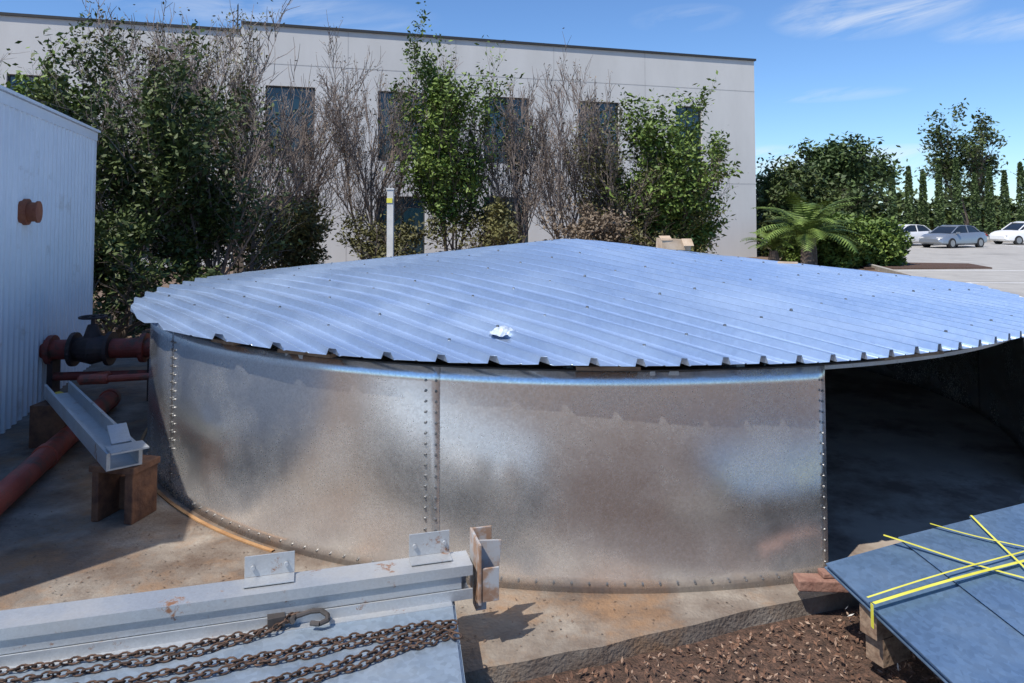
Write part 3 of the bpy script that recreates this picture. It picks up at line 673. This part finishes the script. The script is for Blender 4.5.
# ------------------------------------------------------------ cars
M_tyre=mat('tyre',(.02,.02,.02),rough=.85); M_rim=mat('rim',(.35,.35,.36),rough=.3,metal=.8)
def car(x,y,rot,paint,suv=False):
    g=group('parked_car',(0,0,0)); zt=1.62 if suv else 1.43
    S=[(-2.3,.42,.62,.62),(-2.22,.28,.86,.80),(-1.9,.2,.98,.88),(-1.2,.18,.98,.90),(0,.18,.95,.91),(1.0,.18,.93,.90),(1.7,.2,.84,.88),(2.15,.25,.70,.80),(2.3,.38,.56,.62)]
    if suv: S=[(a,b,c*1.1,d) for a,b,c,d in S]
    def loft(secs,name,m):
        mb=MB(); vs=[];fs=[]; n=len(secs[0])
        for s in secs: vs+=s
        for i in range(len(secs)-1):
            for k in range(n):
                a=i*n+k;b=i*n+(k+1)%n; fs.append((a,b,b+n,a+n))
        fs+=[tuple(range(n)),tuple(range(len(secs)*n-1,(len(secs)-1)*n-1,-1))]
        mb.add(vs,fs); o=mb.obj(name,m,g,smooth=True); e=o.modifiers.new('e','EDGE_SPLIT'); e.split_angle=rad(38); return o
    loft([[(X,-w*.85,zl),(X,-w,zl+.15*(zh-zl)),(X,-w,zl+.7*(zh-zl)),(X,-w*.88,zh),(X,0,zh+.02),(X,w*.88,zh),(X,w,zl+.7*(zh-zl)),(X,w,zl+.15*(zh-zl)),(X,w*.85,zl)] for X,zl,zh,w in S],'body',paint)
    b=.9*(1.1 if suv else 1)
    G=[(-1.95 if suv else -1.75,b,.74,b+.03,.70),(-1.6 if suv else -1.1,b,.78,zt-.07,.60),(-.6,b,.79,zt-.02,.62),(.1,b,.79,zt-.02,.62),(.45,b,.78,zt-.1,.61),(1.2,b-.02,.74,b+.02,.70)]
    loft([[(X,-w0,z0),(X,-w1,z1),(X,w1,z1),(X,w0,z0)] for X,z0,w0,z1,w1 in G],'windows',M_carglass)
    Rf=G[1:5]
    loft([[(X,-w1-.015,z1-.02),(X,-w1+.05,z1+.022),(X,w1-.05,z1+.022),(X,w1+.015,z1-.02)] for X,z0,w0,z1,w1 in Rf],'roof',paint)
    mb=MB()
    for sg in(-1,1):
        for (p,q) in(((G[0][0],G[0][3]),(G[1][0],G[1][3])),((G[5][0],G[5][3]),(G[4][0],G[4][3]))):
            mb.tube((p[0],sg*.715,p[1]),(q[0],sg*.62,q[1]),.035,n=6)
        mb.tube((-.35,sg*.80,b),(-.35,sg*.64,zt-.02),.035,n=6)
        mb.box((.85,sg*.92,b+.05),(.16,.16,.12))
    mb.obj('pillars_mirrors',paint,g)
    tw=MB(); rm=MB()
    for X in(-1.38,1.4):
        for sg in(-1,1):
            tw.tube((X,sg*.70,.31),(X,sg*.925,.31),.33,n=24); rm.tube((X,sg*.92,.31),(X,sg*.935,.31),.21,n=20)
    tw.obj('tyres',M_tyre,g); rm.obj('rims',M_rim,g)
    mb=MB(); 
    for sg in(-1,1): mb.box((2.17,sg*.6,.64),(.14,.32,.12)); 
    mb.obj('headlights',mat('headlight',(.6,.6,.6),rough=.2),g)
    mb=MB()
    for sg in(-1,1): mb.box((-2.23,sg*.64,.78),(.1,.3,.13))
    mb.obj('tail_lights',mat('tail_light',(.3,.01,.01),rough=.3),g)
    g.location=(x,y,-.08); g.rotation_euler=(0,0,rot)
def paintmat(n,c,metal=.0):
    return mat(n,c,tuple(min(1,x*1.03) for x in c),rough=.25,metal=metal)
car(28.4,46.5,rad(205),paintmat('silver_grey_paint',(.30,.33,.37),.5))
car(26.9,49.5,rad(200),paintmat('white_paint',(.75,.76,.77)))
car(36.6,51.5,rad(190),paintmat('white_car_paint',(.78,.78,.77)),True)
car(42,53,rad(190),paintmat('white_car_paint2',(.7,.7,.7)))
# ------------------------------------------------------------ world, sun, camera
sd=Vector((-.45,-.5,1)).normalized(); EL=math.asin(sd.z); AZ=math.atan2(sd.x,sd.y)
w=bpy.data.worlds.new('World'); scene.world=w; w.use_nodes=True; nt=w.node_tree
bgk=nt.nodes['Background']; bgk.inputs['Strength'].default_value=.12
sk=nd(nt,'ShaderNodeTexSky',sky_type='NISHITA'); sk.sun_disc=False; sk.sun_elevation=EL; sk.sun_rotation=AZ%(2*math.pi)
sk.air_density=1.0; sk.dust_density=.05; sk.ozone_density=1.5
tint=nd(nt,'ShaderNodeMixRGB',blend_type='MULTIPLY'); tint.inputs['Fac'].default_value=1; tint.inputs['Color2'].default_value=(.72,.97,1.30,1)
nt.links.new(sk.outputs[0],tint.inputs['Color1'])
tc=nd(nt,'ShaderNodeTexCoord'); sx=nd(nt,'ShaderNodeSeparateXYZ'); nt.links.new(tc.outputs['Generated'],sx.inputs[0])
def mth(op,a,b=None,c=None,clamp=False):
    n=nd(nt,'ShaderNodeMath',operation=op,use_clamp=clamp)
    for i,v in enumerate((a,b,c)):
        if v is None: continue
        if isinstance(v,(int,float)): n.inputs[i].default_value=v
        else: nt.links.new(v,n.inputs[i])
    return n.outputs[0]
az=mth('ARCTAN2',sx.outputs['X'],sx.outputs['Y']); el=mth('ARCSINE',sx.outputs['Z'])
cb=nd(nt,'ShaderNodeCombineXYZ'); nt.links.new(mth('MULTIPLY',az,6),cb.inputs[0]); nt.links.new(mth('MULTIPLY_ADD',el,30,mth('MULTIPLY',az,-5)),cb.inputs[1])
nz=nd(nt,'ShaderNodeTexNoise'); nz.inputs['Scale'].default_value=1.2; nz.inputs['Detail'].default_value=6; nz.inputs['Roughness'].default_value=.62; nz.inputs['Distortion'].default_value=.6
nt.links.new(cb.outputs[0],nz.inputs['Vector'])
tot=None
for (az0,el0,wa,we,amp) in((.47,.25,.13,.035,.8),(.605,.215,.08,.02,.6),(.423,.152,.09,.010,.5),(.345,.061,.09,.032,1.6),(.5,.07,.10,.018,1.1),(.24,.262,.08,.02,.3),(-.34,.266,.25,.03,.4)):
    q=mth('ADD',mth('POWER',mth('DIVIDE',mth('ABSOLUTE',mth('SUBTRACT',az,az0)),wa),2),mth('POWER',mth('DIVIDE',mth('ABSOLUTE',mth('SUBTRACT',el,el0)),we),2))
    k=mth('MULTIPLY',mth('SUBTRACT',1,q,None,True),amp)
    tot=k if tot is None else mth('MAXIMUM',tot,k)
cm=mth('MULTIPLY',tot,mth('MULTIPLY_ADD',nz.outputs['Fac'],3.2,-1.25,True),None,True)
mx=nd(nt,'ShaderNodeMixRGB'); mx.inputs['Color2'].default_value=(7.6,7.9,8.2,1)
nt.links.new(mth('MULTIPLY',cm,.85),mx.inputs['Fac']); nt.links.new(tint.outputs[0],mx.inputs['Color1']); nt.links.new(mx.outputs[0],bgk.inputs['Color'])
sl=bpy.data.lights.new('sun','SUN'); sl.energy=5.0; sl.angle=rad(.5); sl.color=(1,.95,.88)
so=bpy.data.objects.new('sun',sl); so.rotation_euler=(-sd).to_track_quat('-Z','Y').to_euler(); COL.objects.link(so)
cam=bpy.data.cameras.new('camera'); cam.sensor_width=36; cam.lens=720/1024*36; cam.clip_end=4000; cam.clip_start=.05
TH=rad(2.5)
cam.shift_y=-((341.5-215)+720*math.tan(TH))/1024
co=bpy.data.objects.new('camera',cam); co.location=(0,0,2.0); co.rotation_euler=(math.pi/2+TH,0,0); COL.objects.link(co); scene.camera=co
scene.view_settings.view_transform='Standard'; scene.view_settings.look='None'; scene.view_settings.exposure=0
